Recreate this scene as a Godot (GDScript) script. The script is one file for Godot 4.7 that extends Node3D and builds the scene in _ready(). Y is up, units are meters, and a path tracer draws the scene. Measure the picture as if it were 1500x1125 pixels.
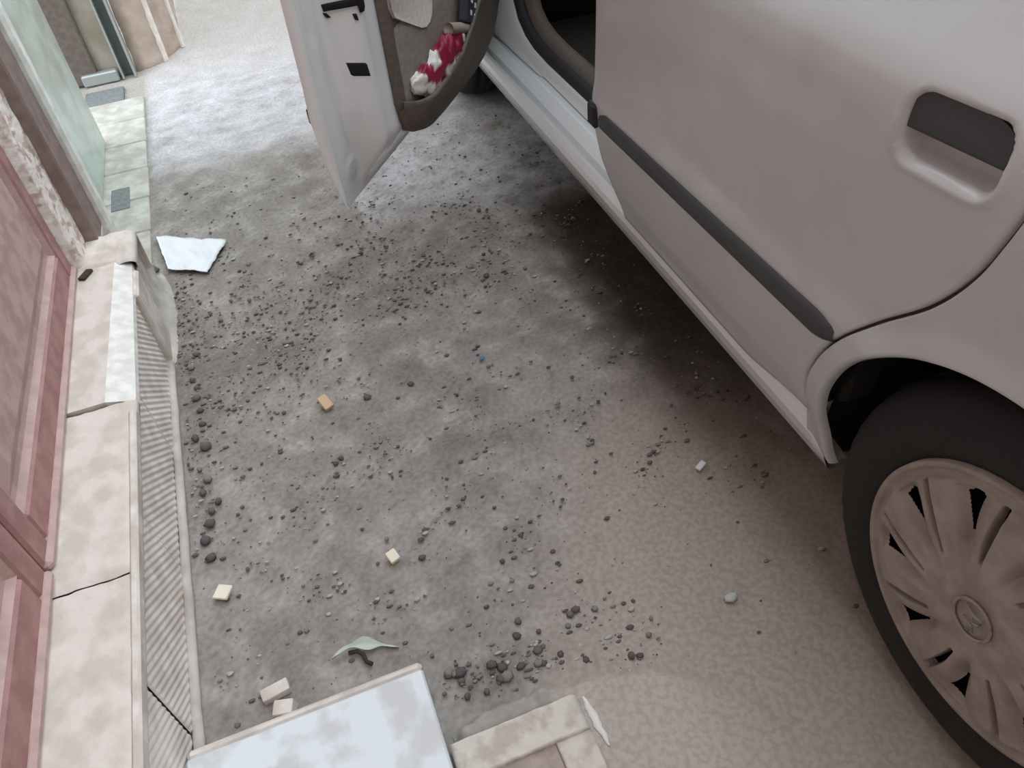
extends Node3D
# A narrow lane: dusty ground, a doorstep on the left, a white hatchback with its front door open on the right.

const CAR_AT := Vector3(0.601, 0.0, -0.263)
const CAR_TURN := -0.02247
const TYRE_R := 0.275
var rng := RandomNumberGenerator.new()
var fine := FastNoiseLite.new()
var M := {}
var grain_tex: Texture2D
var blotch_tex: Texture2D
var bump_tex: Texture2D

func _ready() -> void:
	rng.seed = 7
	fine.seed = 3
	fine.frequency = 1.0
	fine.fractal_octaves = 4
	set_view()
	make_materials()
	ground()
	facade()
	doorstep()
	far_facade()
	lane_shell()
	slab_and_cover()
	car()
	litter()
	stones()

# ---------------------------------------------------------------- camera, sky, exposure
func set_view() -> void:
	var cam := Camera3D.new()
	cam.name = "camera"
	cam.fov = 52.74
	cam.near = 0.02
	cam.far = 100.0
	cam.transform = Transform3D(Basis(Vector3(0.93248, -0.08659, 0.35068), Vector3(0.30289, 0.71858, -0.62598), Vector3(-0.19779, 0.68993, 0.69631)), Vector3(0, 1.1219, 0))
	add_child(cam)
	cam.current = true
	var sky_mat := ProceduralSkyMaterial.new()
	sky_mat.sky_top_color = Color(0.92, 0.96, 1.0)
	sky_mat.sky_horizon_color = Color(0.86, 0.88, 0.90)
	sky_mat.ground_horizon_color = Color(0.6, 0.58, 0.55)
	sky_mat.ground_bottom_color = Color(0.4, 0.38, 0.36)
	sky_mat.sky_curve = 0.3
	var sky := Sky.new()
	sky.sky_material = sky_mat
	var e := Environment.new()
	e.background_mode = Environment.BG_SKY
	e.sky = sky
	e.background_energy_multiplier = 1.0
	e.tonemap_mode = Environment.TONE_MAPPER_LINEAR
	e.tonemap_exposure = 3.3
	e.sdfgi_enabled = true
	e.ssao_enabled = true
	e.ssil_enabled = true
	var we := WorldEnvironment.new()
	we.name = "environment"
	we.environment = e
	add_child(we)

# ---------------------------------------------------------------- helpers
func tag(o: Node, label: String, category := "", group := "", kind := "") -> void:
	if label: o.set_meta("label", label)
	if category: o.set_meta("category", category)
	if group: o.set_meta("group", group)
	if kind: o.set_meta("kind", kind)

func node(called: String, at := Vector3.ZERO, parent: Node = self) -> Node3D:
	var n := Node3D.new()
	n.name = called
	n.position = at
	parent.add_child(n, true)
	return n

func put(called: String, mesh: Mesh, m: Material, parent: Node = self) -> MeshInstance3D:
	var o := MeshInstance3D.new()
	o.name = called
	o.mesh = mesh
	o.material_override = null
	if mesh.get_surface_count() and m: mesh.surface_set_material(0, m)
	parent.add_child(o, true)
	return o

func done(st: SurfaceTool) -> ArrayMesh:
	st.generate_normals()
	return st.commit()

func mb(smooth := true) -> SurfaceTool:
	var st := SurfaceTool.new()
	st.begin(Mesh.PRIMITIVE_TRIANGLES)
	st.set_smooth_group(0 if smooth else 0xFFFFFFFF)
	return st

func tri(st: SurfaceTool, a: Vector3, b: Vector3, c: Vector3) -> void:
	st.add_vertex(a); st.add_vertex(b); st.add_vertex(c)

func quad(st: SurfaceTool, a: Vector3, b: Vector3, c: Vector3, d: Vector3) -> void:
	tri(st, a, b, c); tri(st, a, c, d)

func grid(st: SurfaceTool, rows: Array, flip := false) -> void:
	for i in rows.size() - 1:
		var p: PackedVector3Array = rows[i]
		var q: PackedVector3Array = rows[i + 1]
		for j in p.size() - 1:
			if flip: quad(st, p[j], q[j], q[j + 1], p[j + 1])
			else: quad(st, p[j], p[j + 1], q[j + 1], q[j])

func cbox(st: SurfaceTool, c: Vector3, s: Vector3, b := 0.004, t := Transform3D()) -> void:
	# a chamfered box
	var h := s * 0.5
	b = minf(b, minf(h.x, minf(h.y, h.z)) * 0.9)
	var pt := func(sx: float, sy: float, sz: float, ax: int) -> Vector3:
		var v := Vector3(sx * h.x, sy * h.y, sz * h.z)
		for k in 3:
			if k != ax: v[k] -= signf(v[k]) * b
		return t * (c + v)
	for ax in 3:
		var u := (ax + 1) % 3
		var w := (ax + 2) % 3
		for sg in [-1.0, 1.0]:
			var q := []
			for cc in [[-1.0, -1.0], [1.0, -1.0], [1.0, 1.0], [-1.0, 1.0]]:
				var s3 := Vector3.ZERO
				s3[ax] = sg; s3[u] = cc[0]; s3[w] = cc[1]
				q.append(pt.call(s3.x, s3.y, s3.z, ax))
			if sg > 0: quad(st, q[0], q[3], q[2], q[1])
			else: quad(st, q[0], q[1], q[2], q[3])
		for s1 in [-1.0, 1.0]:
			for s2 in [-1.0, 1.0]:
				var lo := Vector3.ZERO
				lo[u] = s1; lo[w] = s2; lo[ax] = -1.0
				var hi := lo
				hi[ax] = 1.0
				var a: Vector3 = pt.call(lo.x, lo.y, lo.z, u)
				var bb: Vector3 = pt.call(hi.x, hi.y, hi.z, u)
				var cc2: Vector3 = pt.call(hi.x, hi.y, hi.z, w)
				var d: Vector3 = pt.call(lo.x, lo.y, lo.z, w)
				if s1 * s2 > 0: quad(st, a, bb, cc2, d)
				else: quad(st, d, cc2, bb, a)
	for sx in [-1.0, 1.0]:
		for sy in [-1.0, 1.0]:
			for sz in [-1.0, 1.0]:
				var a2: Vector3 = pt.call(sx, sy, sz, 0)
				var b2: Vector3 = pt.call(sx, sy, sz, 1)
				var c2: Vector3 = pt.call(sx, sy, sz, 2)
				if sx * sy * sz > 0: tri(st, a2, c2, b2)
				else: tri(st, a2, b2, c2)

func box(called: String, lo: Vector3, hi: Vector3, m: Material, parent: Node = self, b := 0.004) -> MeshInstance3D:
	var st := mb(false)
	cbox(st, (lo + hi) * 0.5, (hi - lo).abs(), b)
	return put(called, done(st), m, parent)

func prism(st: SurfaceTool, poly: PackedVector2Array, axis: int, a: float, b: float) -> void:
	# poly in (z,y) for axis 0, (x,z) for axis 1, (x,y) for axis 2
	var at := func(p: Vector2, k: float) -> Vector3:
		return Vector3(k, p.y, p.x) if axis == 0 else Vector3(p.x, k, p.y) if axis == 1 else Vector3(p.x, p.y, k)
	var idx := Geometry2D.triangulate_polygon(poly)
	for i in range(0, idx.size(), 3):
		tri(st, at.call(poly[idx[i]], a), at.call(poly[idx[i + 1]], a), at.call(poly[idx[i + 2]], a))
		tri(st, at.call(poly[idx[i]], b), at.call(poly[idx[i + 2]], b), at.call(poly[idx[i + 1]], b))
	for i in poly.size():
		var p := poly[i]
		var q := poly[(i + 1) % poly.size()]
		quad(st, at.call(p, a), at.call(p, b), at.call(q, b), at.call(q, a))

func tube(st: SurfaceTool, path: Array, r: float, seg := 8, squash := 1.0) -> void:
	var rows := []
	for i in path.size():
		var t: Vector3 = (path[mini(i + 1, path.size() - 1)] - path[maxi(i - 1, 0)]).normalized()
		var u := t.cross(Vector3.UP if absf(t.y) < 0.9 else Vector3.RIGHT).normalized()
		var v := u.cross(t)
		var row := PackedVector3Array()
		for k in seg + 1:
			var an := TAU * k / seg
			row.append(path[i] + (u * cos(an) + v * sin(an) * squash) * r)
		rows.append(row)
	grid(st, rows)
	for e in [0, rows.size() - 1]:
		var rr: PackedVector3Array = rows[e]
		for k in seg: tri(st, path[e], rr[k], rr[k + 1])

func lerp_list(pts: Array, t: float) -> float:
	# piecewise smooth value at t of [[t, value], ...]
	if t <= pts[0][0]: return pts[0][1]
	for i in pts.size() - 1:
		if t <= pts[i + 1][0]:
			return lerpf(pts[i][1], pts[i + 1][1], (t - pts[i][0]) / (pts[i + 1][0] - pts[i][0]))
	return pts[-1][1]

func curve_list(pts: Array, t: float) -> float:
	if t <= pts[0][0]: return pts[0][1]
	var n := pts.size()
	for i in n - 1:
		if t <= pts[i + 1][0]:
			var p: Array = pts[maxi(i - 1, 0)]
			var q: Array = pts[mini(i + 2, n - 1)]
			var w: float = pts[i + 1][0] - pts[i][0]
			return cubic_interpolate_in_time(pts[i][1], pts[i + 1][1], p[1], q[1], (t - pts[i][0]) / w, w, p[0] - pts[i][0] if i > 0 else -w, q[0] - pts[i][0] if i + 2 < n else w * 2.0)
	return pts[-1][1]

func smooth(a: float, b: float, t: float) -> float:
	return smoothstep(a, b, t)

func c8(r: int, g: int, b: int) -> Color:
	return Color8(r, g, b)

func mat(called: String, c: Color, rough := 0.8, opts := {}) -> StandardMaterial3D:
	var m := StandardMaterial3D.new()
	m.resource_name = called
	m.albedo_color = c
	m.roughness = rough
	for k in opts: m.set(k, opts[k])
	M[called] = m
	return m

func noise_tex(freq: float, oct: int, lo: Color, hi: Color, sd: int, a := 0.25, b := 0.75, size := 512, kind := FastNoiseLite.TYPE_SIMPLEX_SMOOTH) -> NoiseTexture2D:
	var n := FastNoiseLite.new()
	n.noise_type = kind
	n.seed = sd
	n.frequency = freq
	n.fractal_octaves = oct
	var t := NoiseTexture2D.new()
	t.width = size; t.height = size
	t.seamless = true
	t.noise = n
	var g := Gradient.new()
	g.offsets = PackedFloat32Array([a, b])
	g.colors = PackedColorArray([lo, hi])
	t.color_ramp = g
	return t

func bump(freq: float, oct: int, sd: int, strength := 4.0) -> NoiseTexture2D:
	var t := noise_tex(freq, oct, Color.BLACK, Color.WHITE, sd)
	t.color_ramp = null
	t.as_normal_map = true
	t.bump_strength = strength
	return t

func worn(called: String, base: Color, tex: Texture2D, scale: float, rough := 0.9, nrm: Texture2D = null, nscale := 0.5) -> StandardMaterial3D:
	var m := mat(called, base, rough, {"albedo_texture": tex, "uv1_triplanar": true, "uv1_world_triplanar": true, "uv1_scale": Vector3.ONE * scale})
	if nrm:
		m.normal_enabled = true
		m.normal_texture = nrm
		m.normal_scale = nscale
	return m

func make_materials() -> void:
	grain_tex = noise_tex(0.02, 4, Color(0.90, 0.895, 0.89), Color(1, 1, 1), 11, 0.25, 0.75)
	blotch_tex = noise_tex(0.008, 5, Color(0.89, 0.87, 0.85), Color(1, 1, 1), 12, 0.25, 0.75)
	bump_tex = bump(0.03, 5, 13)
	var g := worn("ground", c8(255, 252, 249), noise_tex(0.045, 5, Color(0.92, 0.915, 0.91), Color(1, 1, 1), 21, 0.28, 0.68, 1024), 1.6, 0.95, bump(0.03, 5, 22, 4.0), 0.06)
	g.vertex_color_use_as_albedo = true
	g.metallic_specular = 0.25
	var stone := mat("stone", Color.WHITE, 0.9, {"vertex_color_use_as_albedo": true})
	stone.metallic_specular = 0.3
	worn("plaster", c8(165, 150, 138), blotch_tex, 1.5, 0.95, bump_tex, 0.5)
	worn("pink_plaster", c8(200, 182, 168), blotch_tex, 2.0, 0.95, bump_tex, 0.5)
	worn("pale_plaster", c8(224, 214, 204), blotch_tex, 3.0, 0.9, bump_tex, 0.5)
	worn("cement", c8(196, 190, 181), blotch_tex, 3.0, 0.9, bump_tex, 0.5)
	worn("tread", c8(218, 207, 196), noise_tex(0.010, 5, Color(0.925, 0.915, 0.90), Color(1, 1, 1), 31, 0.25, 0.65), 2.6, 0.85, bump_tex, 0.3)
	worn("nosing", c8(238, 234, 226), grain_tex, 3.0, 0.8)
	worn("tile", c8(244, 234, 227), blotch_tex, 3.0, 0.75)
	worn("door_paint", c8(172, 130, 124), noise_tex(0.012, 5, Color(0.90, 0.88, 0.88), Color(1, 1, 1), 33, 0.3, 0.65), 2.5, 0.6, bump_tex, 0.15)
	worn("door_paint_pale", c8(190, 160, 152), noise_tex(0.012, 5, Color(0.90, 0.88, 0.88), Color(1, 1, 1), 34, 0.3, 0.65), 2.5, 0.6, bump_tex, 0.15)
	worn("brown_paint", c8(140, 120, 112), grain_tex, 2.0, 0.7, bump_tex, 0.2)
	worn("peeling", c8(236, 226, 218), noise_tex(0.02, 5, Color(0.80, 0.72, 0.68), Color(1, 1, 1), 35, 0.30, 0.5), 2.5, 0.9, bump_tex, 1.0)
	worn("white_trim", c8(236, 236, 228), grain_tex, 2.0, 0.5)
	worn("green_glass", c8(186, 202, 191), blotch_tex, 1.2, 0.22)
	worn("dark_brown", c8(112, 100, 92), grain_tex, 3.0, 0.8)
	worn("olive", c8(165, 156, 142), blotch_tex, 2.0, 0.85)
	mat("steel", c8(172, 176, 174), 0.45, {"metallic": 0.5})
	mat("steel_dark", c8(92, 100, 96), 0.6, {"metallic": 0.3})
	worn("pale_floor", c8(194, 194, 184), blotch_tex, 3.0, 0.85, bump_tex, 0.3)
	worn("dark_floor", c8(128, 132, 130), grain_tex, 5.0, 0.8)
	worn("marble", c8(222, 226, 228), noise_tex(0.008, 5, Color(0.92, 0.90, 0.88), Color(1, 1, 1), 41, 0.25, 0.52), 2.4, 0.35)
	worn("cover_cement", c8(214, 205, 194), noise_tex(0.012, 5, Color(0.88, 0.86, 0.84), Color(1, 1, 1), 42, 0.28, 0.6), 3.5, 0.9, bump_tex, 0.5)
	worn("kerb_cement", c8(170, 164, 157), grain_tex, 3.0, 0.9, bump_tex, 0.5)
	worn("pink_cement", c8(178, 162, 150), grain_tex, 3.0, 0.9, bump_tex, 0.5)
	mat("lime", c8(228, 225, 218), 0.9)
	var paint := worn("paint", c8(200, 201, 201), noise_tex(0.01, 4, Color(0.985, 0.98, 0.975), Color(1, 1, 1), 51, 0.3, 0.7), 1.5, 0.42)
	paint.clearcoat_enabled = true
	paint.clearcoat = 0.5
	paint.clearcoat_roughness = 0.12
	mat("inner_paint", c8(238, 240, 240), 0.3, {"clearcoat_enabled": true, "clearcoat": 1.0, "clearcoat_roughness": 0.1})
	mat("black_trim", c8(64, 65, 66), 0.55)
	mat("rubber", c8(40, 40, 42), 0.7)
	mat("gap", c8(84, 68, 58), 0.9)
	worn("tyre", c8(40, 38, 37), grain_tex, 6.0, 0.85)
	worn("hubcap", c8(168, 158, 150), blotch_tex, 5.0, 0.5)
	mat("rim", c8(38, 38, 40), 0.6, {"metallic": 0.4})
	mat("black", c8(26, 26, 27), 0.9)
	worn("carpet", c8(52, 48, 44), grain_tex, 8.0, 0.95)
	worn("seat", c8(48, 46, 46), grain_tex, 8.0, 0.95)
	worn("trim_brown", c8(112, 101, 92), grain_tex, 6.0, 0.7)
	worn("trim_grey", c8(162, 152, 146), grain_tex, 6.0, 0.7)
	worn("trim_beige", c8(206, 192, 184), grain_tex, 8.0, 0.9)
	mat("glass", Color(0.75, 0.82, 0.8, 0.22), 0.03, {"transparency": BaseMaterial3D.TRANSPARENCY_ALPHA})
	mat("wood", c8(206, 180, 140), 0.8)
	mat("cream", c8(238, 226, 206), 0.8)
	mat("white_plastic", c8(238, 240, 242), 0.45)
	mat("leaf", c8(190, 198, 180), 0.6, {"backlight_enabled": true, "backlight": Color(0.1, 0.15, 0.08)})
	mat("twig", c8(62, 50, 42), 0.9)
	mat("blue", c8(70, 120, 150), 0.5)
	mat("printed", Color.WHITE, 0.5, {"vertex_color_use_as_albedo": true})
	mat("dark_pack", c8(66, 66, 74), 0.4)
	mat("roll", c8(168, 156, 140), 0.9)

# ---------------------------------------------------------------- ground
func powder(x: float, z: float) -> float:
	# lime dust strewn over the far part of the lane
	var edge := -2.52 + 0.05 * fine.get_noise_2d(x * 4.0, z * 4.0) - 0.0 * x
	var near := smooth(edge + 0.10, edge - 0.12, z)
	if x > 0.18: near = smooth(-1.78, -2.02, z + 0.10 * fine.get_noise_2d(x * 3.0 + 9.0, z * 3.0) - (x - 0.45) * 0.35)
	var tex := 0.62 + 0.5 * fine.get_noise_2d(x * 7.0, z * 10.0) + 0.25 * fine.get_noise_2d(x * 30.0, z * 45.0)
	var left := smooth(-0.40, -0.36, x)
	return clampf(near * tex * left, 0.0, 1.0)

func stone_density(x: float, z: float) -> float:
	var d := 0.06
	d += 0.9 * exp(-pow((x + 0.33) / 0.04, 2.0)) * smooth(-0.9, -1.1, z) * smooth(-2.0, -1.8, z)
	var n := fine.get_noise_2d(x * 5.0 + 40.0, z * 5.0)
	d += clampf(n * 1.3, 0.0, 1.0) * smooth(-0.45, -0.8, z) * smooth(-2.3, -1.9, z)
	d += 1.3 * exp(-(pow((x - 0.08) / 0.10, 2.0) + pow((z + 0.55) / 0.035, 2.0)))
	d += 1.0 * exp(-(pow((x - 0.22) / 0.10, 2.0) + pow((z + 0.53) / 0.05, 2.0)))
	d += 0.8 * exp(-(pow((x + 0.22) / 0.15, 2.0) + pow((z + 1.45) / 0.18, 2.0)))
	d += 0.7 * exp(-(pow((x - 0.15) / 0.35, 2.0) + pow((z + 1.62) / 0.14, 2.0)))
	if x > 0.36 and z > -0.7: d *= 0.25
	return d

func ground() -> void:
	var xs := PackedFloat32Array()
	var zs := PackedFloat32Array()
	var v := -1.0
	while v < 2.9:
		xs.append(v)
		v += 0.009 if v > -0.45 and v < 1.0 else 0.06
	v = 2.6
	while v > -10.0:
		zs.append(v)
		v -= 0.009 if v < -0.18 and v > -3.3 else 0.03 if v < -0.1 and v > -5.0 else 0.12
	var nx := xs.size()
	var nz := zs.size()
	var pos := PackedVector3Array()
	var col := PackedColorArray()
	var nor := PackedVector3Array()
	pos.resize(nx * nz); col.resize(nx * nz); nor.resize(nx * nz)
	var base := c8(160, 155, 150).srgb_to_linear()
	var dark := c8(124, 117, 111).srgb_to_linear()
	var pale := c8(190, 185, 180).srgb_to_linear()
	var warm := c8(180, 170, 161).srgb_to_linear()
	var white := c8(212, 212, 217).srgb_to_linear()
	var pink := c8(194, 184, 175).srgb_to_linear()
	var shade_tone := c8(66, 60, 56).srgb_to_linear()
	var far := c8(190, 186, 178).srgb_to_linear()
	for j in nz:
		var z := zs[j]
		for i in nx:
			var x := xs[i]
			var k := j * nx + i
			var n1 := fine.get_noise_2d(x * 2.2, z * 2.2)
			var n2 := fine.get_noise_2d(x * 9.0 + 50.0, z * 9.0)
			var n3 := fine.get_noise_2d(x * 34.0, z * 34.0 + 70.0)
			var c := base.lerp(dark, clampf(0.2 + n1 * 0.6 + n2 * 0.4, 0.0, 1.0))
			c = c.lerp(pale, clampf(n2 * -1.0 + n3 * 0.8 - 0.05, 0.0, 0.8))
			var sd := stone_density(x, z)
			c = c.lerp(dark * 0.8, clampf((sd - 0.25) * 0.45 + n3 * 0.35 * sd, 0.0, 0.65))
			var sm := smooth(0.10, 0.42, x + 0.35 * (z + 0.75) + 0.1 * n1) * smooth(-1.25, -0.75, z)
			c = c.lerp(warm, sm * 0.92)
			# shade of the car painted into the ground colour, under its front half
			var car_shade := smooth(0.50, 0.66, x + 0.05 * n2) * smooth(-2.25, -1.9, z + 0.1 * n2) * smooth(-0.55, -1.15, z + 0.1 * n2)
			c = c.lerp(shade_tone, car_shade * 0.85)
			c = c.lerp(far, smooth(-2.9, -3.6, z) * 0.8)
			c = c.lerp(white, powder(x, z) * (1.0 - 0.6 * smooth(-3.1, -3.7, z)))
			c = c.lerp(dark * 0.6, clampf(n3 - 0.2, 0.0, 0.3) * 1.5 * (1.0 - sm) * smooth(-2.9, -2.2, z))
			# the raised smooth apron beside the chamber cover
			var zb := lerp_list([[0.13, -0.495], [0.2, -0.486], [0.25, -0.476], [0.30, -0.462], [0.34, -0.435], [0.40, -0.38], [0.5, -0.2]], x) + 0.006 * fine.get_noise_1d(x * 26.0)
			var apron := smooth(zb - 0.006, zb + 0.008, z) * smooth(0.12, 0.13, x) * (1.0 - smooth(0.28, 0.46, x))
			c = c.lerp(pink, apron * 0.7)
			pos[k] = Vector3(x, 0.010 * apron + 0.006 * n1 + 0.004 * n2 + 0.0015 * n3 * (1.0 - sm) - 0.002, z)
			c.a = 1.0
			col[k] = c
	for j in nz:
		for i in nx:
			var k := j * nx + i
			var a := pos[j * nx + maxi(i - 1, 0)]
			var b := pos[j * nx + mini(i + 1, nx - 1)]
			var p := pos[maxi(j - 1, 0) * nx + i]
			var q := pos[mini(j + 1, nz - 1) * nx + i]
			nor[k] = (p - q).cross(b - a).normalized() * -1.0
			if nor[k].y < 0: nor[k] = -nor[k]
	var idx := PackedInt32Array()
	for j in nz - 1:
		for i in nx - 1:
			var k := j * nx + i
			idx.append_array([k, k + nx + 1, k + 1, k, k + nx, k + nx + 1])
	var arr := []
	arr.resize(Mesh.ARRAY_MAX)
	arr[Mesh.ARRAY_VERTEX] = pos
	arr[Mesh.ARRAY_NORMAL] = nor
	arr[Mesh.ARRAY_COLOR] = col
	arr[Mesh.ARRAY_INDEX] = idx
	var mesh := ArrayMesh.new()
	mesh.add_surface_from_arrays(Mesh.PRIMITIVE_TRIANGLES, arr)
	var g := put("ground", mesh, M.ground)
	tag(g, "dusty grey lane ground strewn with grit and white lime dust", "", "", "structure")
	# flush strip of pale paving along the foot of the wall
	var z0 := -1.965
	for k in 6:
		var lo := Vector3(-0.62, -0.02, z0 - 0.205)
		var hi := Vector3(-0.392 + rng.randf_range(-0.004, 0.004), 0.007, z0 - 0.003)
		box("paving_tile", lo, hi, M.cement if k == 0 else M.pale_floor, g, 0.003)
		z0 -= 0.208
	box("paving_inset", Vector3(-0.50, -0.01, -2.47), Vector3(-0.445, 0.0095, -2.33), M.dark_floor, g, 0.002)
	box("paving_inset", Vector3(-0.605, -0.01, -3.355), Vector3(-0.462, 0.008, -3.215), M.dark_floor, g, 0.003)

# ---------------------------------------------------------------- left facade
func facade() -> void:
	# the wall above and around the doorway
	var wall := node("wall_left")
	tag(wall, "", "", "", "structure")
	var x0 := -0.475
	box("plaster_wall", Vector3(-0.9, 2.35, -1.78), Vector3(x0, 7.5, 2.6), M.plaster, wall, 0.01)
	box("plaster_wall", Vector3(-0.9, 0.0, 0.02), Vector3(x0, 2.35, 2.6), M.plaster, wall, 0.01)
	box("plaster_wall", Vector3(-0.9, 2.6, -3.55), Vector3(-0.52, 7.5, -1.78), M.plaster, wall, 0.01)
	# peeled jamb strip beside the door, its face broken and uneven
	var st := mb()
	var rows := []
	var nz := 14
	for i in 70:
		var y := 0.2 + 2.15 * i / 69.0
		var row := PackedVector3Array()
		row.append(Vector3(-0.55, y, -1.675))
		for j in nz + 1:
			var z := -1.675 - 0.112 * j / nz
			var dep := 0.007 * fine.get_noise_2d(z * 40.0, y * 14.0) + 0.004 * fine.get_noise_2d(z * 120.0, y * 60.0)
			row.append(Vector3(-0.462 + dep - (0.006 if j == 0 else 0.0), y, z))
		row.append(Vector3(-0.55, y, -1.79))
		rows.append(row)
	grid(st, rows)
	put("jamb_strip", done(st), M.peeling, wall)
	# brown-painted post with a pale nosing along its far edge
	box("painted_post", Vector3(-0.9, 0.2, -1.885), Vector3(-0.434, 2.6, -1.778), M.brown_paint, wall, 0.004)
	box("post_edging", Vector3(-0.9, 0.0, -1.932), Vector3(-0.418, 2.6, -1.886), M.white_trim, wall, 0.008)
	box("post_foot", Vector3(-0.9, 0.0, -1.93), Vector3(-0.434, 0.2, -1.6), M.cement, wall, 0.004)
	var w := node("window_1")
	tag(w, "tall pale green glossy pane beside the white edged post", "", "", "structure")
	box("pane", Vector3(-0.56, 0.008, -2.85), Vector3(-0.522, 2.6, -1.93), M.green_glass, w, 0.004)
	# the two-leaf panelled door
	var d := node("door_1", Vector3(-0.475, 0.21, 0.0))
	tag(d, "faded red panelled double door standing closed on the doorstep", "", "", "structure")
	for leaf in [[-1.672, -0.845], [-0.838, 0.02]]:
		var a: float = leaf[0]
		var b: float = leaf[1]
		var lf := box("door_leaf", Vector3(-0.05, 0.004, a), Vector3(-0.028, 2.13, b), M.door_paint, d, 0.003)
		for s in [[a, a + 0.05], [b - 0.05, b]]:
			box("stile", Vector3(-0.03, 0.0, s[0]), Vector3(-0.008, 2.13, s[1]), M.door_paint, lf, 0.005)
		for yy in [[0.0, 0.075], [0.66, 0.74], [1.3, 1.38], [2.04, 2.13]]:
			box("rail", Vector3(-0.03, yy[0], a + 0.05), Vector3(-0.008, yy[1], b - 0.05), M.door_paint, lf, 0.005)
		box("weather_bar", Vector3(-0.02, 0.0, a), Vector3(0.0, 0.018, b), M.door_paint_pale, lf, 0.006)
		for yy in [[0.075, 0.66], [0.74, 1.3], [1.38, 2.04]]:
			var p := mb(false)
			var lo := Vector2(a + 0.05, yy[0])
			var hi := Vector2(b - 0.05, yy[1])
			var ring := func(inset: float, x: float) -> Array:
				return [Vector3(x, lo.y + inset, lo.x + inset), Vector3(x, lo.y + inset, hi.x - inset), Vector3(x, hi.y - inset, hi.x - inset), Vector3(x, hi.y - inset, lo.x + inset)]
			var steps := [ring.call(0.0, -0.012), ring.call(0.008, -0.022), ring.call(0.018, -0.024), ring.call(0.05, -0.010), ring.call(0.054, -0.009)]
			for i in steps.size() - 1:
				for k in 4:
					quad(p, steps[i][k], steps[i + 1][k], steps[i + 1][(k + 1) % 4], steps[i][(k + 1) % 4])
			var last: Array = steps[-1]
			quad(p, last[0], last[3], last[2], last[1])
			put("raised_panel", done(p), M.door_paint_pale, lf)

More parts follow.
